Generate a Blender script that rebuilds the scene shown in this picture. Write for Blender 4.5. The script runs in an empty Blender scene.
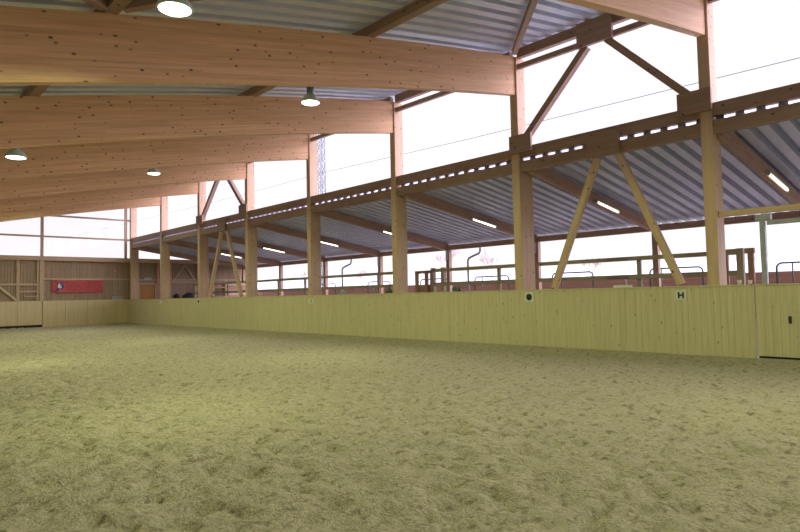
import bpy, bmesh, math, random
from mathutils import Vector, Matrix, noise
random.seed(7)
C = bpy.context.scene.collection
# ---------------------------------------------------------------- materials
def new_mat(name):
    m = bpy.data.materials.new(name); m.use_nodes = True
    nt = m.node_tree; b = nt.nodes['Principled BSDF']
    return m, nt, b, nt.nodes, nt.links
def ramp(N, L, src, stops):
    r = N.new('ShaderNodeValToRGB'); e = r.color_ramp.elements
    while len(e) < len(stops): e.new(0.5)
    for k, (p, c) in enumerate(stops):
        e[k].position = p; e[k].color = (*c, 1)
    L.new(src, r.inputs[0]); return r
def mixc(N, L, fac, a, b, mode='MIX'):
    x = N.new('ShaderNodeMix'); x.data_type = 'RGBA'; x.blend_type = mode
    if isinstance(fac, (int, float)): x.inputs[0].default_value = fac
    else: L.new(fac, x.inputs[0])
    for s, v in ((6, a), (7, b)):
        if isinstance(v, tuple): x.inputs[s].default_value = (*v, 1)
        else: L.new(v, x.inputs[s])
    return x.outputs[2]
def mapping(N, L, scale, coord='Object', obrand=True):
    t = N.new('ShaderNodeTexCoord'); mp = N.new('ShaderNodeMapping'); mp.inputs['Scale'].default_value = scale
    L.new(t.outputs[coord], mp.inputs[0])
    if obrand:
        oi = N.new('ShaderNodeObjectInfo'); mu = N.new('ShaderNodeMath'); mu.operation = 'MULTIPLY'; mu.inputs[1].default_value = 37.0
        L.new(oi.outputs['Random'], mu.inputs[0]); cb = N.new('ShaderNodeCombineXYZ')
        for k in range(3): L.new(mu.outputs[0], cb.inputs[k])
        L.new(cb.outputs[0], mp.inputs['Location'])
    return mp.outputs[0]
def noise_tex(N, L, vec, scale, detail=4, rough=.55):
    n = N.new('ShaderNodeTexNoise'); n.inputs['Scale'].default_value = scale
    n.inputs['Detail'].default_value = detail; n.inputs['Roughness'].default_value = rough
    L.new(vec, n.inputs['Vector']); return n.outputs['Fac']
def wood(name, dark, mid, light, knots=True, lam=0.0, rough=.62, grain=1.0, axis=0, kn=.95):
    """grain runs along the local X axis (axis 0) or Z (axis 2)"""
    m, nt, b, N, L = new_mat(name)
    def sc(a, c): return (a, c, c) if axis == 0 else (c, c, a)
    v = mapping(N, L, sc(.35*grain, 7*grain))
    col = ramp(N, L, noise_tex(N, L, v, 1.6, 6, .6), [(.28, dark), (.5, mid), (.74, light)]).outputs[0]
    v2 = mapping(N, L, sc(1.2*grain, 40*grain))
    f = noise_tex(N, L, v2, 1.5, 3)
    col = mixc(N, L, .35, col, ramp(N, L, f, [(.3, tuple(x*.72 for x in mid)), (.7, tuple(min(1, x*1.2) for x in mid))]).outputs[0])
    if lam:
        v3 = mapping(N, L, (.45, .01, 1/lam), obrand=False)
        w = N.new('ShaderNodeTexVoronoi'); w.inputs['Scale'].default_value = 1.0; L.new(v3, w.inputs['Vector'])
        sp = N.new('ShaderNodeSeparateColor'); L.new(w.outputs['Color'], sp.inputs[0])
        lr = ramp(N, L, sp.outputs[0], [(0, (.80, .77, .74)), (1, (1.06, 1.06, 1.06))])
        col = mixc(N, L, .6, col, lr.outputs[0], 'MULTIPLY')
    if knots:
        v4 = mapping(N, L, sc(3.0, 5.2))
        vo = N.new('ShaderNodeTexVoronoi'); vo.inputs['Scale'].default_value = 1.25; L.new(v4, vo.inputs['Vector'])
        sp = N.new('ShaderNodeSeparateColor'); L.new(vo.outputs['Color'], sp.inputs[0])
        g = N.new('ShaderNodeMath'); g.operation = 'GREATER_THAN'; g.inputs[1].default_value = .3; L.new(sp.outputs[1], g.inputs[0])
        kr = ramp(N, L, vo.outputs['Distance'], [(.08, (1, 1, 1)), (.17, (0, 0, 0))])
        mu = N.new('ShaderNodeMath'); mu.operation = 'MULTIPLY'; L.new(kr.outputs[0], mu.inputs[0]); L.new(g.outputs[0], mu.inputs[1])
        m2 = N.new('ShaderNodeMath'); m2.operation = 'MULTIPLY'; m2.inputs[1].default_value = kn; L.new(mu.outputs[0], m2.inputs[0])
        col = mixc(N, L, m2.outputs[0], col, tuple(x*.16 for x in dark))
    L.new(col, b.inputs['Base Color']); b.inputs['Roughness'].default_value = rough
    bp = N.new('ShaderNodeBump'); bp.inputs['Strength'].default_value = .15; bp.inputs['Distance'].default_value = .004
    L.new(f, bp.inputs['Height']); L.new(bp.outputs[0], b.inputs['Normal'])
    return m
def plain(name, col, rough=.5, metal=0., var=.12, scale=6):
    m, nt, b, N, L = new_mat(name)
    v = mapping(N, L, (1, 1, 1))
    c = ramp(N, L, noise_tex(N, L, v, scale, 5), [(.3, tuple(x*(1-var) for x in col)), (.7, tuple(min(1, x*(1+var)) for x in col))])
    L.new(c.outputs[0], b.inputs['Base Color']); b.inputs['Roughness'].default_value = rough; b.inputs['Metallic'].default_value = metal
    return m
def emit(name, col, strength):
    m, nt, b, N, L = new_mat(name)
    b.inputs['Base Color'].default_value = (.9, .9, .9, 1)
    b.inputs['Emission Color'].default_value = (*col, 1); b.inputs['Emission Strength'].default_value = strength
    return m
M_raft = wood('glulam_spruce', (.62, .34, .18), (.77, .46, .25), (.86, .57, .33), lam=.045)
M_post = wood('post_spruce', (.54, .36, .24), (.66, .46, .31), (.75, .55, .38), lam=0)
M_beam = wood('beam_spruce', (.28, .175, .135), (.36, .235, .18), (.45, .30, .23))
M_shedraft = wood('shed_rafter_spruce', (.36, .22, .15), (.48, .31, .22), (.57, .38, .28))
M_board = wood('kickboard_spruce', (.58, .50, .33), (.68, .60, .40), (.76, .68, .47), axis=2, kn=.5)
M_ply = wood('kickboard_plywood', (.58, .47, .27), (.66, .55, .32), (.72, .61, .37), knots=False, axis=2)
M_clad = wood('weathered_cladding', (.26, .18, .12), (.36, .26, .17), (.46, .34, .24), axis=2)
M_frame = wood('frame_timber', (.42, .29, .2), (.54, .39, .27), (.64, .48, .34))
M_pale = wood('pale_timber', (.52, .42, .24), (.62, .52, .3), (.7, .6, .38))
M_fence = wood('red_brown_boards', (.38, .2, .15), (.5, .28, .21), (.58, .35, .26))
M_rail = wood('rail_timber', (.36, .28, .2), (.46, .37, .27), (.55, .45, .34))
M_door = wood('orange_door_wood', (.36, .16, .05), (.46, .22, .07), (.52, .27, .1), axis=2, knots=False)
M_sheet = plain('galvanised_sheet', (.66, .69, .80), .42, .2, .06, 3)
M_steel = plain('galvanised_steel', (.40, .43, .50), .5, .3, .1, 8)
M_dark = plain('dark_tube_steel', (.10, .11, .13), .5, .3)
M_bolt = plain('bright_bolt', (.7, .68, .7), .35, .5)
M_white = plain('white_plate', (.8, .8, .8), .5, 0, .03)
M_black = plain('black_paint', (.02, .022, .03), .5, 0, .1)
M_gap_shade = plain('gap_shade_black', (.015, .015, .015), .8, 0, .1)  # near black, painted stand-in for the shade in the gaps under the gates
M_grey = plain('grey_plastic', (.35, .36, .38), .6)
M_blue = plain('blue_print', (.05, .09, .35), .6)
M_lampmetal = plain('lamp_grey', (.2, .27, .3), .4, .5)
M_shadeglass = plain('lamp_bell_pale', (.62, .75, .7), .35, 0, .04)
M_lamp = emit('lamp_glow', (.93, 1, .9), 9)
M_tube = emit('tube_glow', (1, .9, .68), 3.5)
M_bark = plain('grey_bark', (.72, .66, .70), .9, 0, .1)
M_hill = plain('distant_hill', (.62, .69, .82), 1, 0, .06, .004)  # pale blue puts the distance haze into the hill colour
M_field = plain('winter_grass', (.20, .22, .11), 1, 0, .25, .3)
M_yard = plain('trodden_earth', (.30, .29, .28), .95, 0, .2, 2)
M_mast = plain('blue_grey_steel', (.3, .33, .42), .6, .2)
# red banner with a faint mottled print
def banner_mat():
    m, nt, b, N, L = new_mat('red_banner_cloth')
    v = mapping(N, L, (2.4, 6, 9), obrand=False)
    c = ramp(N, L, noise_tex(N, L, v, 2.2, 4), [(.35, (.86, .13, .15)), (.55, (.9, .19, .21)), (.72, (.9, .34, .33))])
    L.new(c.outputs[0], b.inputs['Base Color']); b.inputs['Roughness'].default_value = .6
    return m
M_banner = banner_mat()
def sand_mat():
    m, nt, b, N, L = new_mat('riding_sand')
    t = N.new('ShaderNodeTexCoord'); v = t.outputs['Object']
    big = noise_tex(N, L, v, .35, 3); mid_ = noise_tex(N, L, v, 5, 6, .65); fine = noise_tex(N, L, v, 60, 4, .7)
    c = ramp(N, L, mid_, [(.3, (.37, .32, .21)), (.5, (.52, .46, .32)), (.7, (.60, .54, .39))]).outputs[0]
    c = mixc(N, L, .3, c, ramp(N, L, big, [(.35, (.45, .40, .27)), (.65, (.58, .52, .37))]).outputs[0])
    c = mixc(N, L, .35, c, ramp(N, L, fine, [(.32, (.22, .18, .11)), (.55, (.55, .49, .35)), (.75, (.7, .64, .5))]).outputs[0])
    dm = N.new('ShaderNodeMath'); dm.operation = 'MULTIPLY'; dm.inputs[1].default_value = .62
    L.new(ramp(N, L, noise_tex(N, L, v, 8.5, 4, .55), [(.55, (0, 0, 0)), (.68, (1, 1, 1))]).outputs[0], dm.inputs[0])
    c = mixc(N, L, dm.outputs[0], c, (.15, .115, .06))  # dark specks for damp sand, also painting in shade of the hoof pits
    d2 = N.new('ShaderNodeMath'); d2.operation = 'MULTIPLY'; d2.inputs[1].default_value = .45
    L.new(ramp(N, L, noise_tex(N, L, v, 23, 3, .5), [(.56, (0, 0, 0)), (.68, (1, 1, 1))]).outputs[0], d2.inputs[0])
    c = mixc(N, L, d2.outputs[0], c, (.16, .125, .07))  # finer specks, the same pit shade put into the colour
    L.new(c, b.inputs['Base Color']); b.inputs['Roughness'].default_value = 1; b.inputs['Specular IOR Level'].default_value = .1
    ad = N.new('ShaderNodeMath'); ad.operation = 'MULTIPLY_ADD'; ad.inputs[1].default_value = .35
    L.new(fine, ad.inputs[0]); L.new(noise_tex(N, L, v, 16, 5, .6), ad.inputs[2])
    bp = N.new('ShaderNodeBump'); bp.inputs['Strength'].default_value = .9; bp.inputs['Distance'].default_value = .05
    L.new(ad.outputs[0], bp.inputs['Height']); L.new(bp.outputs[0], b.inputs['Normal'])
    return m
M_sand = sand_mat()
def glass_mat():
    m = bpy.data.materials.new('window_glass'); m.use_nodes = True
    nt = m.node_tree; N = nt.nodes; L = nt.links; N.clear()
    o = N.new('ShaderNodeOutputMaterial'); t = N.new('ShaderNodeBsdfTransparent'); t.inputs[0].default_value = (.96, .96, .97, 1)
    g = N.new('ShaderNodeBsdfGlossy'); g.inputs['Roughness'].default_value = .05
    x = N.new('ShaderNodeMixShader'); x.inputs[0].default_value = .012
    L.new(t.outputs[0], x.inputs[1]); L.new(g.outputs[0], x.inputs[2]); L.new(x.outputs[0], o.inputs[0])
    return m
M_glass = glass_mat()
# ---------------------------------------------------------------- helpers
def link(name, me, mat, M, parent=None, smooth=False):
    o = bpy.data.objects.new(name, me); C.objects.link(o)
    if mat is not None: me.materials.append(mat)
    if smooth:
        for p in me.polygons: p.use_smooth = True
    if parent is not None:
        o.parent = parent; o.matrix_parent_inverse = Matrix.Translation(-Vector(parent.location))
    o.matrix_basis = M
    return o
def tag(o, label=None, cat=None, group=None, kind=None):
    if label: o['label'] = label
    if cat: o['category'] = cat
    if group: o['group'] = group
    if kind: o['kind'] = kind
    return o
def thing(name, label, cat, loc=(0, 0, 0), group=None):
    o = bpy.data.objects.new(name, None); C.objects.link(o); o.location = loc; o.empty_display_size = .2
    return tag(o, label, cat, group, 'thing')
def frame(p, q, up=(0, 0, 1)):
    p, q = Vector(p), Vector(q); x = (q-p).normalized(); u = Vector(up)
    if abs(x.dot(u)) > .98: u = Vector((0, 1, 0))
    y = u.cross(x).normalized(); z = x.cross(y)
    M = Matrix((x, y, z)).transposed().to_4x4(); M.translation = (p+q)/2
    return M, (q-p).length
def box_bm(bm, x0, x1, y0, y1, z0, z1):
    v = [bm.verts.new((x, y, z)) for z in (z0, z1) for y in (y0, y1) for x in (x0, x1)]
    for f in ((0, 2, 3, 1), (4, 5, 7, 6), (0, 1, 5, 4), (2, 6, 7, 3), (0, 4, 6, 2), (1, 3, 7, 5)): bm.faces.new([v[i] for i in f])
    return v
def to_mesh(name, bm, bevel=0):
    if bevel:
        bmesh.ops.bevel(bm, geom=list(bm.edges), offset=bevel, segments=2, profile=.6, affect='EDGES', clamp_overlap=True)
    bmesh.ops.recalc_face_normals(bm, faces=list(bm.faces))
    me = bpy.data.meshes.new(name); bm.to_mesh(me); bm.free(); return me
def beam(name, p, q, w, h, mat, parent=None, up=(0, 0, 1), bevel=.008):
    """squared timber from p to q along its own local X"""
    M, l = frame(p, q, up); bm = bmesh.new(); box_bm(bm, -l/2, l/2, -w/2, w/2, -h/2, h/2)
    return link(name, to_mesh(name, bm, bevel), mat, M, parent)
def box(name, x, y, z, mat, parent=None, bevel=.006):
    """axis box whose longest side is its local X"""
    d = [x[1]-x[0], y[1]-y[0], z[1]-z[0]]; c = [(a[0]+a[1])/2 for a in (x, y, z)]; k = d.index(max(d))
    p = list(c); q_ = list(c); p[k] -= d[k]/2; q_[k] += d[k]/2
    if k == 0: return beam(name, p, q_, d[1], d[2], mat, parent, bevel=bevel)
    if k == 1: return beam(name, p, q_, d[0], d[2], mat, parent, bevel=bevel)
    return beam(name, p, q_, d[0], d[1], mat, parent, up=(0, 1, 0), bevel=bevel)
def poly_prism(name, pts, off, mat, M=None, parent=None, bevel=0):
    """polygon in world points, thickened by the vector off"""
    M = M or Matrix.Translation(sum((Vector(p) for p in pts), Vector())/len(pts))
    I = M.inverted(); bm = bmesh.new(); off = Vector(off)
    a = [bm.verts.new(I @ Vector(p)) for p in pts]; b = [bm.verts.new(I @ (Vector(p)+off)) for p in pts]
    bm.faces.new(a); bm.faces.new(b[::-1])
    for i in range(len(a)): bm.faces.new((a[i], b[i], b[(i+1) % len(a)], a[(i+1) % len(a)]))
    return link(name, to_mesh(name, bm, bevel), mat, M, parent)
def tube_bm(bm, pts, r, n=8, r2=None, cap=True):
    pts = [Vector(p) for p in pts]; rings = []; ref = None
    for i, p in enumerate(pts):
        t = (pts[min(i+1, len(pts)-1)]-pts[max(i-1, 0)]).normalized()
        if ref is None:
            ref = t.orthogonal().normalized()
        ref = (ref-t*ref.dot(t)).normalized(); s = t.cross(ref)
        rr = r if r2 is None else r+(r2-r)*i/(len(pts)-1)
        rings.append([bm.verts.new(p+rr*(math.cos(a)*ref+math.sin(a)*s)) for a in [2*math.pi*k/n for k in range(n)]])
    for A, B in zip(rings, rings[1:]):
        for k in range(n): bm.faces.new((A[k], A[(k+1) % n], B[(k+1) % n], B[k]))
    if cap:
        bm.faces.new(rings[0][::-1]); bm.faces.new(rings[-1])
def tube(name, pts, r, mat, parent=None, n=8, r2=None):
    c = Vector(pts[0]); bm = bmesh.new(); tube_bm(bm, [Vector(p)-c for p in pts], r, n, r2)
    return link(name, to_mesh(name, bm), mat, Matrix.Translation(c), parent, True)
def lathe(name, prof, loc, mat, parent=None, n=28):
    bm = bmesh.new(); rings = []
    for r, z in prof: rings.append([bm.verts.new((max(r, .0005)*math.cos(2*math.pi*k/n), max(r, .0005)*math.sin(2*math.pi*k/n), z)) for k in range(n)])
    for A, B in zip(rings, rings[1:]):
        for k in range(n): bm.faces.new((A[k], A[(k+1) % n], B[(k+1) % n], B[k]))
    bm.faces.new(rings[0][::-1]); bm.faces.new(rings[-1])
    return link(name, to_mesh(name, bm), mat, Matrix.Translation(loc), parent, True)
def arc(cx, cz, r, a0, a1, n=6):
    return [(cx+r*math.cos(math.radians(a0+(a1-a0)*k/n)), cz+r*math.sin(math.radians(a0+(a1-a0)*k/n))) for k in range(n+1)]
# ---------------------------------------------------------------- dimensions
WX = 13.48                                   # inner face of the kickboards on the long side
CX = 13.6                                    # inner face of the columns
H = 1.54
YE = 39.8                                    # end wall
YN, XL = -9.0, -7.0                          # wall behind the viewer, far long side
COL = [4.8+5*i for i in range(8)]
SL = .205
def cam_(x): return .12*max(0, 1-((x-7.5)/6.1)**2)      # the glued timbers are slightly cambered
def rtop(x): return 8.05+SL*(x-CX)+cam_(x)
def rbot(x): return 6.97+SL*(x-CX)+cam_(x)
# ---------------------------------------------------------------- riding floor
def make_floor():
    x0, x1, y0, y1, s = XL, WX+.03, YN, YE+.03, .07
    nx, ny = int((x1-x0)/s), int((y1-y0)/s)
    V, F = [], []
    for j in range(ny+1):
        y = y0+(y1-y0)*j/ny
        for i in range(nx+1):
            x = x0+(x1-x0)*i/nx
            a = noise.noise((x*1.9, y*1.9, 0)); b_ = noise.noise((x*4.3+9, y*4.3, 3)); c = noise.noise((x*.35, y*.35, 7))
            d = noise.noise((x*7.5, y*7.5, 11))
            pit = max(0, d-.10)*.14+max(0, noise.noise((x*4.4+40, y*4.4, 21))-.2)*.12
            edge = max(0, 1-(x1-x)/.9)*.05 + max(0, 1-(y1-y)/.9)*.04
            fd = min(1, max(0, (x1-x)/.8)); V.append((x, y, (a*.022+b_*.022+c*.02-pit)*fd+edge))
    for j in range(ny):
        for i in range(nx):
            k = j*(nx+1)+i; F.append((k, k+1, k+nx+2, k+nx+1))
    me = bpy.data.meshes.new('floor'); me.from_pydata(V, [], F)
    tag(link('floor', me, M_sand, Matrix(), None, True), kind='structure')
make_floor()
# ---------------------------------------------------------------- corrugated roofs
def sheet(name, xs, zf, ya, yb, pitch, depth, mat, phase=0.):
    prof = []; y = ya+phase
    while y < yb:
        for dy, dz in ((0, 0), (.54, 0), (.60, 1), (.94, 1)): prof.append((y+dy*pitch, dz*depth))
        y += pitch
    prof.append((y, 0))
    V, F = [], []; n = len(prof); t = .004
    for x in xs:
        for (yy, dz) in prof: V.append((x, yy, zf(x)+dz))
        for (yy, dz) in prof: V.append((x, yy, zf(x)+dz+t))
    for a in range(len(xs)-1):
        o = a*2*n; p = o+2*n
        for k in range(n-1):
            F.append((o+k, p+k, p+k+1, o+k+1)); F.append((o+n+k, o+n+k+1, p+n+k+1, p+n+k))
    for o in (0, (len(xs)-1)*2*n):
        for k in range(n-1): F.append((o+k, o+k+1, o+n+k+1, o+n+k))
    me = bpy.data.meshes.new(name); me.from_pydata(V, [], F)
    return link(name, me, mat, Matrix())
hs = sheet('ceiling', [XL-.3]+[1.4+k*(CX-1.4)/14 for k in range(15)]+[CX+.75], lambda x: rtop(x)+.215, YN-.2, YE+.3, .40, .18, M_sheet)
tag(hs, kind='structure')
SS = .155
def sh(x): return 5.10-SS*(x-CX)
ss = sheet('ceiling_shed', [CX+.1, 18, 22.1], lambda x: sh(x), YN, YE+.1, .395, .19, M_sheet, .10)
tag(ss, kind='structure')
# ---------------------------------------------------------------- columns of the long side
CN = ['the column over the letter H sign', 'the column over the black dot sign', 'the third column from the gate', 'the column over the small barred sign',
      'the fifth column from the gate', 'the sixth column from the gate', 'the seventh column from the gate', 'the corner column by the red banner']
CLAB = ['tall timber column standing over the letter H sign beside the gate', 'tall timber column standing over the round black dot sign',
        'plain tall timber column between the dot sign and the small barred sign', 'tall timber column over the small barred sign with a lattice mast beyond its top',
        'tall timber column at the H sign end of the distant V brace', 'tall timber column at the banner end of the distant V brace',
        'tall timber column next to the corner column of the banner wall', 'timber corner column where the banner wall meets the long kickboard']
for i, y in enumerate(COL):
    t = thing('timber_column', CLAB[i], 'column', (CX+.19, y-.12, 0), 'columns along the open side')
    tp = rtop(CX)-.02 if i else rtop(CX)+.0
    # twin cheeks clasp the rafter above, one solid shaft below
    box('shaft', (CX, CX+.38), (y-.24, y), (.02, tp), M_post, t)
    box('outer_post', (CX+.395, CX+(.64 if i == 1 else .50)), (y-.225, y-.015), (.86, 4.80), M_post, t)
    for (bx, bz) in ((.09, 7.75), (.29, 7.75), (.09, 7.45), (.29, 7.45), (.20, 7.2), (.09, 6.9), (.29, 6.9), (.19, 6.3), (.19, 5.9)):
        tube('bolt', [(CX+bx, y-.236, bz), (CX+bx, y-.252, bz)], .018, M_bolt, t, 8)
# rafters
for i, y in enumerate(COL[:7]):
    ya, yb = y-.19, y-.01
    xs = (XL+.1, CX-.005); RX = [xs[0]]+[1.4+k*(CX-.005-1.4)/14 for k in range(15)]
    Mr, _ = frame((xs[0], (ya+yb)/2, (rbot(xs[0])+rtop(xs[0]))/2), (xs[1], (ya+yb)/2, (rbot(xs[1])+rtop(xs[1]))/2))
    o = poly_prism('roof_rafter', [(x, ya, rbot(x)) for x in RX]+[(x, ya, rtop(x)) for x in RX[::-1]], (0, yb-ya, 0), M_raft, Mr, None, .012)
    tag(o, 'deep knotty glued timber rafter landing on '+CN[i], 'rafter', 'deep roof rafters', 'thing')
# purlins between the rafters
for px, nm in ((3.0, 'low on the roof'), (8.3, 'midway up the roof')):
    for b in range(0, 3):
        x = px
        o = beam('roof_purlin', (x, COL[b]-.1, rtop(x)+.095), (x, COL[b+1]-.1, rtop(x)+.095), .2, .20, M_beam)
        tag(o, f'timber purlin {nm} between {["the first and second", "the second and third", "the third and fourth"][b]} rafters from the H sign', 'purlin', 'roof purlins', 'thing')
# zigzag wind braces in the roof plane of the first bay
def rz(x): return rtop(x)+.07
for a, b, lab in (((13.45, 9.5), (8.3, 4.95), 'slanting roof brace from the dot sign column up to the mid roof'),
                  ((3.15, 9.5), (8.0, 4.95), 'slanting roof brace from the low purlin toward the mid roof'),
                  ((2.85, 9.5), (-1.9, 4.95), 'slanting roof brace from the low purlin toward the closed side of the hall')):
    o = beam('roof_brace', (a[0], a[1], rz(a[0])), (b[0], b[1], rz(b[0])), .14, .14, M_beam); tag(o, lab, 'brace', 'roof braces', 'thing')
# eave beams and ledger beams bay by bay
for b in range(-1, 7):
    ya = COL[b] if b >= 0 else COL[0]-5
    yb = COL[b+1]-.24
    ya += .0
    bay = f'between {CN[b]} and {CN[b+1]}' if b >= 0 else 'over the gate beside the letter H sign'
    bay = {-1: 'over the gate beside the letter H sign', 0: 'in the bay of the big V brace', 1: 'in the bay just past the dot sign', 2: 'in the bay just before the barred sign',
           3: 'in the bay just past the barred sign', 4: 'in the bay of the small distant V brace', 5: 'in the second bay from the banner wall', 6: 'in the bay touching the banner wall'}[b]
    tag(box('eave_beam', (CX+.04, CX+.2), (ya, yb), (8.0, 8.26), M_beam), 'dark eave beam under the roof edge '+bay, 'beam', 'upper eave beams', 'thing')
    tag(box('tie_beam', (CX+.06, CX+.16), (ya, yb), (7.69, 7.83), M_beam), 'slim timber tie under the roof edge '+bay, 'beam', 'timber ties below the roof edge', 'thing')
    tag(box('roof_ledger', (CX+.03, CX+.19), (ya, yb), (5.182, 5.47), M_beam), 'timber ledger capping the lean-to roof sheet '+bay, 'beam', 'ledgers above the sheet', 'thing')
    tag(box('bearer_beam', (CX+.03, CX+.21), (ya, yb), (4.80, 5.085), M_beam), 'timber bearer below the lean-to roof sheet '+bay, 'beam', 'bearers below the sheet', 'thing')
# V braces
def vbrace(i, which, where):
    """bay between COL[i] and COL[i+1]"""
    y0, y1 = COL[i], COL[i+1]-.24; ym = (y0+y1)/2; X = CX+.02; e = .012
    if which == 'upper':
        t = thing('wind_brace', f'V-shaped timber brace against the sky {where}', 'brace', (CX, ym, 5.3))
        box('gusset_plate', (X-.10, X+.01), (ym-.47, ym+.47), (7.62, 8.24), M_beam, t)
        box('gusset_plate', (X-.10, X-e), (y0-.26, y0+.45), (5.30, 5.80), M_beam, t)
        box('gusset_plate', (X-.10, X-e), (y1-.45, y1+.26), (5.30, 5.80), M_beam, t)
        beam('strut', (CX+.1, ym+.28, 7.66), (CX+.1, y1-.10, 5.62), .17, .18, M_beam, t, up=(1, 0, 0))
        beam('strut', (CX+.1, ym-.28, 7.66), (CX+.1, y0+.10, 5.62), .17, .18, M_beam, t, up=(1, 0, 0))
    else:
        ym -= .12
        t = thing('wind_brace', f'A-shaped timber strut pair {where}', 'brace', (CX, ym, 1.5))
        box('gusset_plate', (X-.10, X+.005), (ym-.42, ym+.42), (4.77, 5.36), M_beam, t)
        beam('strut', (CX+.10, ym+.22, 4.78), (CX+.10, y1-.93, 1.57), .16, .14, M_post, t, up=(1, 0, 0))
        beam('strut', (CX+.10, ym-.33, 4.78), (CX+.10, y0+.58, 1.57), .16, .14, M_post, t, up=(1, 0, 0))
for i, w in ((0, 'in the wide bay beside the letter H sign'), (4, 'in the distant bay past the barred sign')):
    vbrace(i, 'upper', w); vbrace(i, 'lower', w)
# ---------------------------------------------------------------- kickboards
def planks(name, axis, a0, a1, face, thick, z0, z1, w, mat, gap=.004, jit=.003, parent=None, face_dir=1):
    """vertical planks side by side along an axis; face is the coordinate of the visible face"""
    bm = bmesh.new(); a = a0; n = max(1, round((a1-a0)/w)); w = (a1-a0)/n
    c = Vector(((a0+a1)/2, face, 0)) if axis == 'x' else Vector((face, (a0+a1)/2, 0))
    for k in range(n):
        j = random.uniform(0, jit)
        lo, hi = a0+k*w+gap/2, a0+(k+1)*w-gap/2
        f0, f1 = (j, thick) if face_dir > 0 else (-thick, -j)
        if axis == 'x': box_bm(bm, lo-c.x, hi-c.x, f0, f1, z0, z1)
        else: box_bm(bm, f0, f1, lo-c.y, hi-c.y, z0, z1)
    return link(name, to_mesh(name, bm), mat, Matrix.Translation(c), parent)
GY0, GY1 = 1.9, 3.86
w1 = planks('wall_right', 'y', GY1+.02, YE, WX, .05, -.1, H-.03, .13, M_board); tag(w1, kind='structure')
planks('board', 'y', YN, GY0-.02, WX, .05, -.1, H-.03, .13, M_board, parent=w1)
cap = box('board_cap', (WX-.015, WX+.40), (GY1+.02, YE), (H-.03, H), M_board, w1, bevel=.004)
# rear lining of the kickboard up to the yard behind
box('backing', (WX+.06, WX+.09), (GY1+.02, YE), (-.1, H-.035), M_fence, w1)
# gate in the kickboard
g = planks('door_1', 'y', GY0, GY1, WX+.005, .05, .10, H-.02, .14, M_board); tag(g, kind='structure')
box('door_sill', (WX+.02, WX+.2), (GY0, GY1), (-.1, .055), M_board, g)
box('door_gap_shade', (WX+.03, WX+.05), (GY0, GY1), (.055, .10), M_gap_shade, g)  # black strip in place of the shaded gap under the gate
box('door_top_rail', (WX-.01, WX+.08), (GY0, GY1), (H-.03, H), M_board, g)
lt = box('latch', (WX-.03, WX+.004), (3.25, 3.30), (.76, .90), M_black, g)
tube('latch_pin', [(WX-.05, 3.275, .86), (WX, 3.275, .86)], .012, M_black, g)
# lintel and steel post at the gate
tag(beam('gate_lintel', (CX+.15, COL[0]-.25, 3.06), (CX+.15, .0, 3.02), .1, .12, M_post), 'timber lintel running from the column over the letter H sign above the gate', 'beam', kind='thing')
t = thing('steel_post', 'grey steel post beside the gate under the timber lintel', 'post', (CX+.15, 3.74, 0))
box('shaft', (CX+.10, CX+.2), (3.69, 3.79), (.0, 2.84), M_steel, t)
box('head_plate', (CX+.08, CX+.22), (3.58, 3.86), (2.84, 2.96), M_steel, t)
box('side_rail', (CX+.12, CX+.18), (.4, 3.66), (2.74, 2.82), M_steel, t)
# end wall
WF = 8.66
w2 = planks('wall_far', 'x', WF+.12, 22.2, YE+.12, .04, .0, 4.0, .16, M_clad, gap=.012, jit=.015); tag(w2, kind='structure')
planks('kickboard', 'x', WF+.06, WX+.02, YE, .05, -.1, H, 1.25, M_ply, gap=.012, parent=w2)
box('backing', (XL, 22.2), (YE+.155, YE+.19), (.0, 3.98), M_fence, w2)
box('kickboard_cap', (XL, WX+.02), (YE, YE+.12), (H-.005, H+.02), M_ply, w2)
box('head_beam', (XL, 22.2), (YE-.03, YE+.17), (3.93, 4.19), M_frame, w2)
box('mid_rail', (WF+.1, CX), (YE+.05, YE+.115), (2.80, 2.89), M_frame, w2)
box('mid_rail', (CX+.4, 21.3), (YE+.04, YE+.11), (2.76, 2.86), M_frame, w2)
box('wall_post', (WF-.12, WF+.1), (YE-.02, YE+.16), (1.56, 4.0), M_frame, w2)
box('wall_post', (15.35, 15.5), (YE-.02, YE+.11), (.9, 3.93), M_fence, w2)
box('wall_post', (14.02, 14.12), (YE-.02, YE+.11), (.9, 3.93), M_fence, w2)
box('wall_post', (18.9, 19.02), (YE-.0, YE+.11), (.9, 3.93), M_fence, w2)
planks('closed_wall', 'x', XL, 5.2, YE+.1, .04, H, 4.0, .16, M_clad, gap=.012, jit=.015, parent=w2)
planks('closed_kickboard', 'x', XL, 4.98, YE, .05, -.1, H, 1.25, M_ply, gap=.012, parent=w2)
# big framed gate in the end wall
d2 = planks('door_2', 'x', 5.2, WF-.1, YE+.11, .04, 1.56, 3.93, .16, M_clad, gap=.01, jit=.012); tag(d2, kind='structure')
planks('kickboard', 'x', 5.0, WF+.04, YE, .05, .17, H, 1.22, M_ply, gap=.012, parent=d2)
box('bottom_gap_shade', (5.0, WF+.04), (YE-.012, YE+.05), (-.02, .17), M_gap_shade, d2)  # black strip painted where the gap below the gate is dark
for x in (5.3, 7.47): box('stile', (x-.08, x+.08), (YE+.03, YE+.10), (1.56, 3.93), M_frame, d2)
box('stile', (WF-.26, WF-.14), (YE+.03, YE+.10), (1.56, 3.93), M_frame, d2)
box('cross_rail', (5.2, WF-.1), (YE+.02, YE+.105), (2.46, 2.58), M_frame, d2)
box('cross_rail', (7.4, WF-.1), (YE+.02, YE+.105), (2.06, 2.16), M_frame, d2)
box('cross_rail', (7.75, WF-.2), (YE+.02, YE+.105), (1.78, 1.86), M_frame, d2)
beam('diagonal', (6.5, YE+.06, 2.44), (7.4, YE+.06, 1.62), .06, .12, M_pale, d2)
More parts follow.
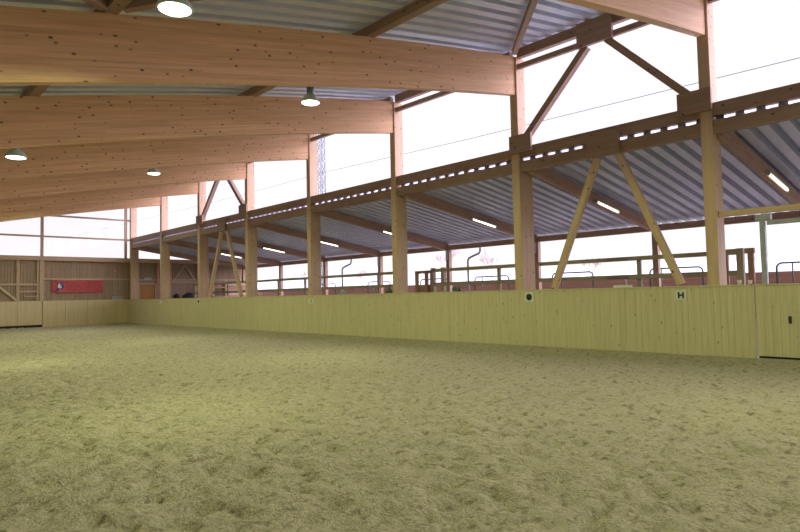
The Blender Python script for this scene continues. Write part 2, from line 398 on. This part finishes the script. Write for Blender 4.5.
beam('diagonal', (6.4, YE+.06, 2.44), (5.4, YE+.06, 1.62), .06, .12, M_pale, d2)
# glazing above the end wall, with mullions and rails
wn = thing('window_1', None, None, (0, YE, 4.2)); wn['kind'] = 'structure'
mull = [XL+.1, -1.5, 3.6, WF, CX-.22]
for x in mull: box('mullion', (x-.075, x+.075), (YE-.02, YE+.12), (4.19, rtop(x)-.02), M_frame, wn)
for z in (5.36, 6.62, 7.75):
    x0 = max(XL, CX+(z+.1-8.05)/SL)
    box('glazing_bar', (x0, CX-.0), (YE-.01, YE+.10), (z-.05, z+.05), M_frame, wn)
for a, b in zip(mull, mull[1:]):
    poly_prism('pane', [(a+.07, YE+.05, 4.19), (b-.07, YE+.05, 4.19), (b-.07, YE+.05, rtop(b)-.03), (a+.07, YE+.05, rtop(a)-.03)], (0, .012, 0), M_glass, None, wn)
# unseen sides of the hall
w3 = planks('wall_left', 'y', YN, YE, XL, .12, -.1, rtop(XL), .3, M_clad, face_dir=-1); tag(w3, kind='structure')
planks('kickboard', 'y', YN, YE, XL+.1, .05, -.1, H, 1.25, M_ply, face_dir=-1, parent=w3)
bm = bmesh.new(); w4 = poly_prism('wall_near', [(XL, YN, -.1), (CX, YN, -.1), (CX, YN, rtop(CX)), (XL, YN, rtop(XL))], (0, -.15, 0), M_clad); tag(w4, kind='structure')
# ---------------------------------------------------------------- lamps
def hall_lamp(x, y, lab):
    top = rtop(x)-.0; z = 5.3 if y < 10 and 2.5 < x < 3.5 else 5.0 if 2.5 < x < 3.5 and y < 20 else 6.17 if 8 < x < 9 and y < 20 else 6.08 if 8 < x < 9 and y < 25 else top-.45
    t = thing('high_bay_lamp', lab, 'lamp', (x, y, z), 'round hall lamps')
    lathe('mount', [(.05, .0), (.05, top-z-.23), (.09, top-z-.20), (.09, top-z+.005)], (x, y, z+.19), M_lampmetal, t, 16) if False else None
    tube('hanger', [(x, y, z+.40), (x, y, top+.02)], .018, M_lampmetal, t)
    lathe('ballast_housing', [(.075, .22), (.085, .24), (.09, .40), (.06, .42)], (x, y, z), M_lampmetal, t, 20)
    lathe('bell', [(.235, .0), (.24, .01), (.21, .075), (.16, .14), (.09, .2), (.075, .235), (.07, .22), (.15, .13), (.2, .07), (.225, .006)], (x, y, z), M_shadeglass, t)
    lathe('diffuser', [(.222, .02), (.222, .008), (.18, -.014), (.1, -.022), (0.0, -.024)], (x, y, z), M_lamp, t)
    ld = bpy.data.lights.new('lamp_light', 'SPOT'); ld.energy = 520; ld.color = (.86, 1., .44); ld.spot_size = math.radians(165); ld.spot_blend = .35; ld.shadow_soft_size = .2
    lo = bpy.data.objects.new('lamp_light', ld); C.objects.link(lo); lo.location = (x, y, z-.05); lo.parent = t; lo.matrix_parent_inverse = Matrix.Translation((-x, -y, -z))
LAMPS = [(3.17, 7.6, 'large bright round lamp hanging by the low purlin before the second rafter'),
         (8.25, 11.8, 'bright round lamp with a full bell and stem hanging before the third rafter'),
         (3.08, 16.8, 'bright round lamp low on the roof near the closed side, before the fourth rafter'),
         (8.3, 21.8, 'small distant round lamp glowing before the fifth rafter')]
LAMPS += [(8.25, 1.8, 'added unseen round hall lamp above the kickboard gate'), (3.0, -3.1, 'added unseen round hall lamp over the sand behind the viewer'),  # unseen lamps carrying on the rows, added to even the light
          (3.0, 26.8, 'added hidden round hall lamp low on the roof before the sixth rafter'), (8.25, 31.8, 'added hidden round hall lamp before the seventh rafter')]  # lamps hidden behind rafters, added to light the far end
for a in LAMPS: hall_lamp(*a)
def extra_light(x, y, e=520):
    pass
# fluorescent fittings of the lean-to
SHL = ['by the column over the letter H sign', 'seen between the struts of the big V brace', 'seen before the dot sign column', 'partly behind the third column from the gate',
       'seen before the barred sign column', 'seen past the barred sign column', 'seen within the small distant V brace']
for i, y in enumerate(COL):
    yc = y-(.5 if i else .3)
    p, q_ = Vector((CX+.22, yc, sh(CX+.22)-.18)), Vector((21.35, yc, sh(21.35)-.18))
    lab = 'timber rafter of the lean-to running down from '+CN[i]
    tag(beam('shed_rafter', p, q_, .16, .32, M_shedraft), lab, 'rafter', 'lean-to rafters', 'thing')
    if i < 7:
        x0, x1 = (17.1, 18.45) if i else (16.75, 18.3)
        yl = yc-.14
        za, zb = sh(x0)-.33, sh(x1)-.33
        t = thing('fluorescent_light', 'lit tube light on the lean-to rafter '+SHL[i], 'lamp', (x0, yl, za), 'lean-to tube lights')
        beam('housing', (x0-.08, yl, za+.055), (x1+.08, yl, zb+.055), .1, .05, M_grey, t)
        tube('tube', [(x0, yl, za), (x1, yl, zb)], .026, M_tube, t, 10)
        box('end_cap', (x0-.09, x0-.01), (yl-.04, yl+.04), (za-.04, za+.05), M_grey, t)
        box('end_cap', (x1+.01, x1+.09), (yl-.04, yl+.04), (zb-.05, zb+.04), M_grey, t)
# outer posts and eave of the lean-to
XO = 21.4
ONM = ['outside the big V brace', 'beyond the dot sign column', 'with a downpipe, beyond the dot sign bay', 'beside the third column from the gate',
       'with a downpipe, beyond the barred sign', 'beyond the bay past the barred sign', 'beyond the small distant V brace', 'at the banner wall end']
for i, y in enumerate(COL):
    yc = y-.55
    t = thing('shed_post', 'square outer post '+ONM[i], 'post', (XO, yc, .85), 'outer posts of the lean-to')
    box('shaft', (XO-.1, XO+.1), (yc-.1, yc+.1), (.85, 3.58), M_shedraft, t)
    if i in (2, 3, 4): box('metal_sleeve', (XO-.13, XO-.10), (yc-.02, yc+.1), (3.1, 3.56), M_white, t)
    ya, yb = yc-5, yc
    tag(box('shed_eave_beam', (XO-.1, XO+.08), (y-.55-4.99 if i else YN, y-.55+.0), (3.58, 3.80), M_shedraft),
        'lean-to eave beam at the outer post '+ONM[i], 'beam', 'lean-to eave beams', 'thing')
for y, lab in ((18.15, 'bent grey downpipe beyond the bay of the dot sign'), (27.75, 'bent grey downpipe seen past the barred sign column')):
    pts = [(XO+.35, y-.55, 3.75), (XO+.35, y-.55, 3.45), (XO+.3, y-.5, 3.33), (XO+.16, y-.2, 3.2), (XO+.1, y-.06, 3.12), (XO+.1, y, 3.0), (XO+.1, y, .85)]
    tag(tube('downpipe', pts, .05, M_steel, None, 10), lab, 'pipe', kind='thing')
# ---------------------------------------------------------------- ground outside
bm = bmesh.new()
for (a, b, c, d) in ((WX+.1, 30, YN-2, YE+.2),): 
    vs = [bm.verts.new((x, y, .85)) for x, y in ((a, c), (b, c), (b, d), (a, d))]; bm.faces.new(vs)
tag(link('floor_yard', to_mesh('floor_yard', bm), M_yard, Matrix()), kind='structure')
bm = bmesh.new()
vs = [bm.verts.new((x, y, .80)) for x, y in ((14, -800), (3000, -800), (3000, YE), (14, YE))]; bm.faces.new(vs)
vs = [bm.verts.new((x, y, .80)) for x, y in ((-800, YE+.2), (3000, YE+.2), (3000, 3000), (-800, 3000))]; bm.faces.new(vs)
tag(link('ground', to_mesh('ground', bm), M_field, Matrix()), kind='structure')
# ---------------------------------------------------------------- railing, fences and barriers in the lean-to
XR = 17.0
def railing(ya, yb, posts, lab, full):
    t = thing('timber_railing', lab, 'railing', (XR, ya, .85))
    box('top_rail', (XR-.05, XR+.05), (ya, yb), (2.34, 2.46), M_rail, t)
    box('lower_rail', (XR-.05, XR+.05), (ya, yb), (1.80, 1.93), M_rail, t)
    for y in posts:
        z0 = .85
        box('upright', (XR+.05, XR+.13), (y-.06, y+.06), (z0, 2.45), M_rail, t)
    for y in full: box('end_post', (XR-.07, XR+.07), (y-.08, y+.08), (.85, 2.5), M_rail, t)
railing(5.17, 16.14, (7.9, 13.0), 'two-rail timber railing running from the dot sign side to the letter H column', (5.17, 15.6, 16.14))
railing(17.9, 37.6, (19.5, 25.1, 27.6, 30.6), 'long timber railing of two rails seen past the barred sign', (17.9, 37.6))
t = thing('slatted_gate', 'dark wooden slatted gate in the gap between the two railings', 'gate', (XR+.3, 17, .85))
for y in (16.5, 16.8, 17.35): box('slat', (XR+.27, XR+.33), (y-.09, y+.09), (.95, 2.42), M_fence, t)
box('gate_rail', (XR+.33, XR+.38), (16.4, 17.5), (2.32, 2.44), M_fence, t)
box('gate_rail', (XR+.33, XR+.38), (16.4, 17.5), (1.4, 1.86), M_fence, t)
# return frame at the railing end behind the H column
t = thing('timber_gate_frame', 'short timber frame at the railing end beside the letter H column', 'gate', (XR, 5.0, .85))
box('stile', (XR+.45, XR+.55), (5.0, 5.14), (.85, 2.5), M_fence, t)
box('stile', (XR+.45, XR+.55), (5.62, 5.74), (.85, 2.5), M_fence, t)
box('head_rail', (XR+.44, XR+.56), (4.98, 5.76), (2.38, 2.52), M_fence, t)
XF = 23.0
FN = ['beyond the gate', 'beyond the letter H sign', 'beyond the big V brace', 'beyond the dot sign', 'beyond the third column from the gate', 'beyond the barred sign bay', 'beyond the barred sign', 'beyond the small distant V brace', 'toward the banner wall']
for k in range(9):
    ya = 2+k*4.6 if k else -5
    yb = 2+(k+1)*4.6
    t = thing('board_fence', 'red-brown board fence section of the yard '+FN[k], 'fence', (XF, ya, .85), 'yard fence sections')
    for z0, z1 in ((1.02, 1.25), (1.255, 1.495), (1.50, 2.0)): box('fence_board', (XF, XF+.04), (ya+.01, yb-.01), (z0, z1), M_fence, t, .004)
    box('fence_post', (XF+.04, XF+.16), (yb-.12, yb), (.85, 1.98), M_fence, t)
HN = ['beside the gate', 'between the letter H column and the V brace strut', 'inside the big V brace', 'before the dot sign column', 'past the third column from the gate', 'before the barred sign column', 'past the barred sign column']
XH = 22.4
for k, (ya, yb) in enumerate(((3.7, 5.75), (8.05, 9.95), (12.3, 14.2), (16.5, 18.5), (20.3, 22.2), (24.6, 26.5), (29.6, 31.6))):
    t = thing('tubular_barrier', 'dark bent tube barrier '+HN[k], 'barrier', (XH, ya, .85), 'bent tube barriers')
    zt, r = 2.26, .16
    path = [(XH, ya, .85)]+[(XH, y_, z_) for (y_, z_) in arc(ya+r, zt-r, r, 180, 90)]+[(XH, y_, z_) for (y_, z_) in arc(yb-r, zt-r, r, 90, 0)]+[(XH, yb, .85)]
    tube('bent_tube', path, .03, M_dark, t, 8)
    tube('inner_upright', [(XH, yb-.45, .85), (XH, yb-.45, zt)], .022, M_dark, t, 8)
    tube('lower_bar', [(XH, ya, 1.45), (XH, yb, 1.45)], .022, M_dark, t, 8)
# ---------------------------------------------------------------- lean-to end wall furniture
t = thing('door_3', None, None, (14.75, YE, .9)); t['kind'] = 'structure'
box('leaf', (14.3, 15.2), (YE+.05, YE+.10), (.9, 2.5), M_door, t)
box('frame_head', (14.15, 15.32), (YE+.02, YE+.115), (2.5, 2.62), M_frame, t)
box('frame_jamb', (14.15, 14.28), (YE+.02, YE+.115), (.9, 2.5), M_frame, t)
box('frame_jamb', (15.22, 15.34), (YE+.02, YE+.115), (.9, 2.5), M_frame, t)
t = thing('wall_lamp', 'small grey lamp above the orange-brown door', 'lamp', (14.75, YE, 2.9))
box('lamp_housing', (14.5, 15.0), (YE-.06, YE+.045), (2.88, 2.99), M_grey, t)
box('lamp_cover', (14.53, 14.97), (YE-.06, YE+.04), (2.84, 2.88), M_white, t)
t = thing('braced_gate', 'wooden gate with an A-shaped brace in the lean-to end wall', 'gate', (17.2, YE, .9))
box('cross_bar', (16.3, 18.2), (YE+.0, YE+.1), (2.6, 2.7), M_frame, t)
beam('diagonal', (16.45, YE+.05, 2.68), (17.27, YE+.05, 3.85), .07, .09, M_frame, t)
beam('diagonal', (18.05, YE+.05, 2.68), (17.27, YE+.05, 3.85), .07, .09, M_frame, t)
box('stile', (16.25, 16.35), (YE+.0, YE+.1), (.9, 3.9), M_frame, t)
box('stile', (18.15, 18.25), (YE+.0, YE+.1), (.9, 3.9), M_frame, t)
def bundle(name, lab, cat, x, y, z, sx, sy, sz, mat, seed):
    bm = bmesh.new(); bmesh.ops.create_icosphere(bm, subdivisions=3, radius=1)
    for v in bm.verts:
        n = noise.noise(v.co*1.7+Vector((seed, 0, 0))); f = 1+.28*n
        v.co = Vector((v.co.x*sx*f, v.co.y*sy*f, max(-.55, v.co.z*f)*sz))
    zmin = min(v.co.z for v in bm.verts)
    for v in bm.verts: v.co.z -= zmin
    return tag(link(name, to_mesh(name, bm), mat, Matrix.Translation((x, y, z)), None, True), lab, cat, None, 'thing')
# low feed bench in front of the braced gate with dark sacks
t = thing('feed_bench', 'low timber bench below the braced gate carrying black sacks', 'bench', (17, 38.3, .85))
box('bench_top', (15.9, 18.2), (38.0, 38.6), (1.5, 1.56), M_fence, t)
for x in (16.0, 18.1): box('bench_leg', (x-.05, x+.05), (38.05, 38.55), (.85, 1.5), M_fence, t)
bundle('feed_sack', 'short black sack on the bench under the braced gate', 'sack', 16.05, 38.3, 1.56, .2, .18, .2, M_black, 1)
bundle('feed_sack', 'long black sack on the bench under the braced gate', 'sack', 16.95, 38.3, 1.56, .5, .18, .22, M_black, 4)
# timber pen and stacked pale planks
t = thing('timber_pen', 'small timber pen of posts and rails behind the distant V brace', 'pen', (18.6, 37.6, .85))
for x in (18.45, 19.35): box('pen_post', (x-.05, x+.05), (37.95, 38.05), (.85, 2.7), M_pale, t)
for z in (1.9, 1.62, 2.25): box('pen_rail', (18.45, 19.35), (37.92, 37.98), (z-.05, z+.05), M_fence, t)
for k, z in enumerate((.85, 1.02, 1.19, 1.36, 1.53, 1.70, 1.87, 2.04, 2.21, 2.38)):
    o = box('stacked_plank', (19.5+random.uniform(-.04, .04), 21.0+random.uniform(-.05, .05)), (38.0, 38.9), (z, z+.165), M_pale if k in (9, 5, 6) else M_fence)
    tag(o, ['lowest', 'second', 'third', 'fourth', 'fifth', 'sixth', 'seventh', 'eighth', 'ninth', 'topmost pale'][k]+' timber plank counted upward in the stack by the distant column', 'plank', 'stacked planks', 'thing')
# things lying on the ledge of the kickboard
t = thing('white_tray', 'small flat white tray on the kickboard ledge under the big V brace', 'tray', (13.78, 6.7, H))
box('tray_base', (13.66, 13.84), (6.58, 6.98), (H, H+.02), M_white, t)
for a in ((13.66, 13.675), (13.825, 13.84)): box('tray_rim', a, (6.58, 6.98), (H+.02, H+.06), M_white, t)
bundle('cloth_bundle', 'dark grey bundle lying on the ledge between the dot sign and third columns', 'bundle', 13.76, 12.1, H, .08, .16, .1, M_dark, 2)
bundle('cloth_bundle', 'white and grey bundle on the ledge just before the barred sign column', 'bundle', 13.76, 17.7, H, .08, .18, .11, M_grey, 5)
bundle('cloth_bundle', 'dark bundle on the ledge beside the third column from the gate', 'bundle', 13.76, 15.2, H, .08, .17, .11, M_dark, 8)
for y, lab in ((4.22, 'white cup on the ledge nearer the gate beside the letter H column'), (4.02, 'white cup on the ledge closest to the steel post')):
    tag(lathe('white_cup', [(.03, 0), (.045, .09), (.042, .09), (.028, .01)], (13.74, y, H), M_white, None, 14), lab, 'cup', None, 'thing')
# ---------------------------------------------------------------- signs
def plate(y0, y1, z0, z1, lab, name='arena_sign'):
    t = thing(name, lab, 'sign', (WX-.01, (y0+y1)/2, (z0+z1)/2), 'signs on the long kickboard')
    box('plate', (WX-.018, WX-.002), (y0, y1), (z0, z1), M_white, t, .003); return t
t = plate(5.20, 5.43, 1.235, 1.445, 'white plate with a black letter H on the kickboard')
yc, zc = 5.315, 1.34
bm = bmesh.new()
for (a, b, c, d) in ((-.065, -.028, -.07, .07), (.028, .065, -.07, .07), (-.028, .028, -.019, .019)): box_bm(bm, -.003, .003, a, b, c, d)
link('letter', to_mesh('letter', bm), M_black, Matrix.Translation((WX-.021, yc, zc)), t)
def dotsign(y, z, r, lab):
    t = thing('dot_sign', lab, 'sign', (WX-.01, y, z), 'signs on the long kickboard')
    box('plate', (WX-.018, WX-.002), (y-r, y+r), (z-r, z+r), M_white, t, .003)
    tube('dot', [(WX-.018, y, z), (WX-.026, y, z)], r*.66, M_black, t, 24)
dotsign(9.27, 1.345, .135, 'white square plate with a big black dot under the second column')
dotsign(29.4, 1.36, .13, 'tiny dot sign on the kickboard under the distant V brace')
t = plate(19.24, 19.56, 1.20, 1.40, 'small white sign with one dark upright bar on the kickboard')
box('bar', (WX-.024, WX-.016), (19.36, 19.43), (1.22, 1.38), M_grey, t, .002)
plate(34.2, 34.5, 1.26, 1.44, 'tiny blank white sign on the kickboard under the seventh column')
# red banner with blue and white emblem
t = thing('red_banner', 'long red banner with a blue and white emblem on the end wall', 'banner', (10.6, YE, 2.1), None)
bm = bmesh.new(); nx, nz = 40, 8; grid = []
for i in range(nx+1):
    for j in range(nz+1):
        x = 9.22+(12.02-9.22)*i/nx; z = 2.06+(2.80-2.06)*j/nz
        grid.append(bm.verts.new((x-10.6, .012*math.sin(x*5.1+z*3)+.008*math.sin(x*11), z-2.1-.02*math.sin((i/nx)*math.pi))))
for i in range(nx):
    for j in range(nz):
        k = i*(nz+1)+j; bm.faces.new((grid[k], grid[k+nz+1], grid[k+nz+2], grid[k+1]))
bmesh.ops.solidify(bm, geom=list(bm.faces), thickness=.006)
link('banner_cloth', to_mesh('banner_cloth', bm), M_banner, Matrix.Translation((10.6, YE+.02, 2.1)), t, True)
def patch(name, pts, mat, dy=-.02):
    poly_prism(name, [(9.22+x, YE+dy, 2.06+z) for x, z in pts], (0, -.004, 0), mat, None, t)
patch('emblem_patch', [(.14, .10), (.24, .12), (.30, .30), (.22, .42), (.30, .60), (.40, .66), (.34, .44), (.44, .36), (.56, .48), (.60, .30), (.50, .16), (.40, .24), (.28, .06)], M_blue)
patch('emblem_highlight', [(.27, .26), (.40, .22), (.50, .30), (.42, .40), (.34, .56), (.28, .44)], M_white, -.026)
patch('emblem_highlight', [(.40, .50), (.50, .46), (.54, .56), (.44, .62)], M_blue, -.026)
for z in (2.81,):
    box('banner_batten', (9.2, 12.05), (YE+.0, YE+.045), (2.78, 2.82), M_frame, t)
# small grey box and red disc on the end wall
tag(box('ledge_box', (12.55, 13.2), (YE+.03, YE+.118), (H+.02, H+.22), M_grey), 'low grey box on the kickboard ledge beneath the banner wall corner', 'box', None, 'thing')
tag(tube('red_disc', [(12.75, YE+.118, 3.33), (12.75, YE+.09, 3.33)], .075, M_banner, None, 20), 'small round red disc on the cladding above the banner', 'sign', None, 'thing')
# ---------------------------------------------------------------- beyond the yard: trees, mast, wire, hills
def tree(x, y, z0, h, seed, lab, spread=.55):
    rnd = random.Random(seed); t = thing('bare_tree', lab, 'tree', (x, y, z0), 'bare trees beyond the yard')
    bm = bmesh.new()
    def grow(p, d, l, r, depth):
        q_ = p+d*l*.5+Vector((rnd.uniform(-1, 1), rnd.uniform(-1, 1), 0))*l*.05; e = p+d*l
        tube_bm(bm, [p, q_, e], r, 5, r*.6, cap=False)
        if depth == 0: return
        for k in range(3 if depth > 1 else 4):
            nd = (d+Vector((rnd.uniform(-1, 1), rnd.uniform(-1, 1), rnd.uniform(-.15, .6)))*spread).normalized()
            grow(q_.lerp(e, rnd.uniform(.3, 1)), nd, l*rnd.uniform(.6, .85), max(r*.55, .018), depth-1)
    grow(Vector((0, 0, h*.22)), Vector((0, 0, 1)), h*.28, h*.014, 5)
    link('branches', to_mesh('branches', bm), M_bark, Matrix.Translation((x, y, z0)), t)
    tube('trunk', [(x, y, z0-.1), (x+.05, y, z0+h*.12), (x, y, z0+h*.24)], h*.02, M_bark, t, 8, h*.015)
for (x, y, h, sd, lab) in ((44.4, 40.3, 5.8, 3, 'bare tree seen past the railing end beyond the third column from the gate'),
                           (55.3, 43.0, 5.4, 8, 'bare tree just before the dot sign column, above the yard boards'),
                           (70.0, 38.7, 5.2, 12, 'faint bare tree inside the big V brace'),
                           (40.0, 57.4, 4.0, 21, 'low bare tree just past the barred sign column'),
                           (57.4, 69.3, 4.3, 33, 'low bare tree between the barred sign column and the third column')):
    tree(x, y, .8, h, sd, lab)
def mast(x, y, z0, h, w, lab):
    t = thing('lattice_mast', lab, 'mast', (x, y, z0)); n = 26
    cs = [(-1, -1), (1, -1), (1, 1), (-1, 1)]
    def pt(k, f):
        ww = w/2; return Vector((x+cs[k][0]*ww, y+cs[k][1]*ww, z0+h*f))
    for k in range(4): tube('mast_leg', [pt(k, 0), pt(k, 1)], .14, M_mast, t, 6)
    bm = bmesh.new(); o = Vector((x, y, z0))
    for j in range(n):
        for k in range(4):
            a, b = pt(k, j/n), pt((k+1) % 4, (j+1)/n)
            if j % 2: a, b = pt((k+1) % 4, j/n), pt(k, (j+1)/n)
            tube_bm(bm, [a-o, b-o], .09, 5)
            tube_bm(bm, [pt(k, j/n)-o, pt((k+1) % 4, j/n)-o], .045, 5)
    link('lattice', to_mesh('lattice', bm), M_mast, Matrix.Translation(o), t)
mast(88, 121.5, .8, 44, 1.45, 'tall lattice mast beside the column over the barred sign')
tag(tube('power_line', [(58, -38, 21), (68.5, 14.6, 24.0), (78, 66, 27.9), (88.7, 121, 32.8), (90.3, 161.5, 33.4), (92.1, 199.8, 34.4), (100, 380, 40)], .05, M_mast, None, 6), 'thin power line crossing the white sky', 'wire', None, 'thing')
bm = bmesh.new(); rnd = random.Random(3)
def ridge(r0, h0, seed):
    prev = None
    for k in range(121):
        a = math.radians(-20+k*1.0)      # bearing from +Y toward +X
        hh = h0*(.62+.38*math.sin(min(1, max(0, (a-.3)/1.0))*1.57))*(1+.18*noise.noise((a*6, seed, 0))+.10*noise.noise((a*19, seed, 3)))
        ring = []
        for rr, f in ((r0, 0), (r0+150, .45), (r0+330, .85), (r0+480, 1), (r0+900, .2)):
            ring.append(bm.verts.new((rr*math.sin(a), rr*math.cos(a), .5+hh*f)))
        if prev:
            for i in range(4): bm.faces.new((prev[i], ring[i], ring[i+1], prev[i+1]))
        prev = ring
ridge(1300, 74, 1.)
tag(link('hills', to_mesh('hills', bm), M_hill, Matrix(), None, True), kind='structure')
# ---------------------------------------------------------------- light, camera
w = bpy.data.worlds.new('World'); bpy.context.scene.world = w; w.use_nodes = True
bg = w.node_tree.nodes['Background']; bg.inputs[0].default_value = (.975, .94, 1.0, 1); bg.inputs[1].default_value = 1.0
sd = bpy.data.lights.new('veiled_sun', 'SUN'); sd.energy = 7.6; sd.angle = math.radians(110); sd.color = (1., .84, 1.06)
so = bpy.data.objects.new('veiled_sun', sd); C.objects.link(so); so.rotation_euler = Vector((.58, -.58, .57)).to_track_quat('Z', 'Y').to_euler()
cam = bpy.data.cameras.new('camera'); co = bpy.data.objects.new('camera', cam); C.objects.link(co)
f_, yaw, p_, r_, h_ = 596.02, .7559, .0487, -.0206, 1.4686
F = Vector((math.sin(yaw)*math.cos(p_), math.cos(yaw)*math.cos(p_), math.sin(p_))); R0 = Vector((math.cos(yaw), -math.sin(yaw), 0)); U0 = R0.cross(F)
Rv = math.cos(r_)*R0+math.sin(r_)*U0; Uv = -math.sin(r_)*R0+math.cos(r_)*U0
Mc = Matrix((Rv, Uv, -F)).transposed().to_4x4(); Mc.translation = (0, 0, h_); co.matrix_world = Mc
cam.sensor_width = 36; cam.lens = f_/800*36; cam.clip_end = 6000; cam.clip_start = .05
sc = bpy.context.scene; sc.camera = co
sc.view_settings.view_transform = 'Standard'; sc.view_settings.look = 'None'; sc.view_settings.gamma = 1; sc.view_settings.exposure = .18
sc.view_settings.use_curve_mapping = False
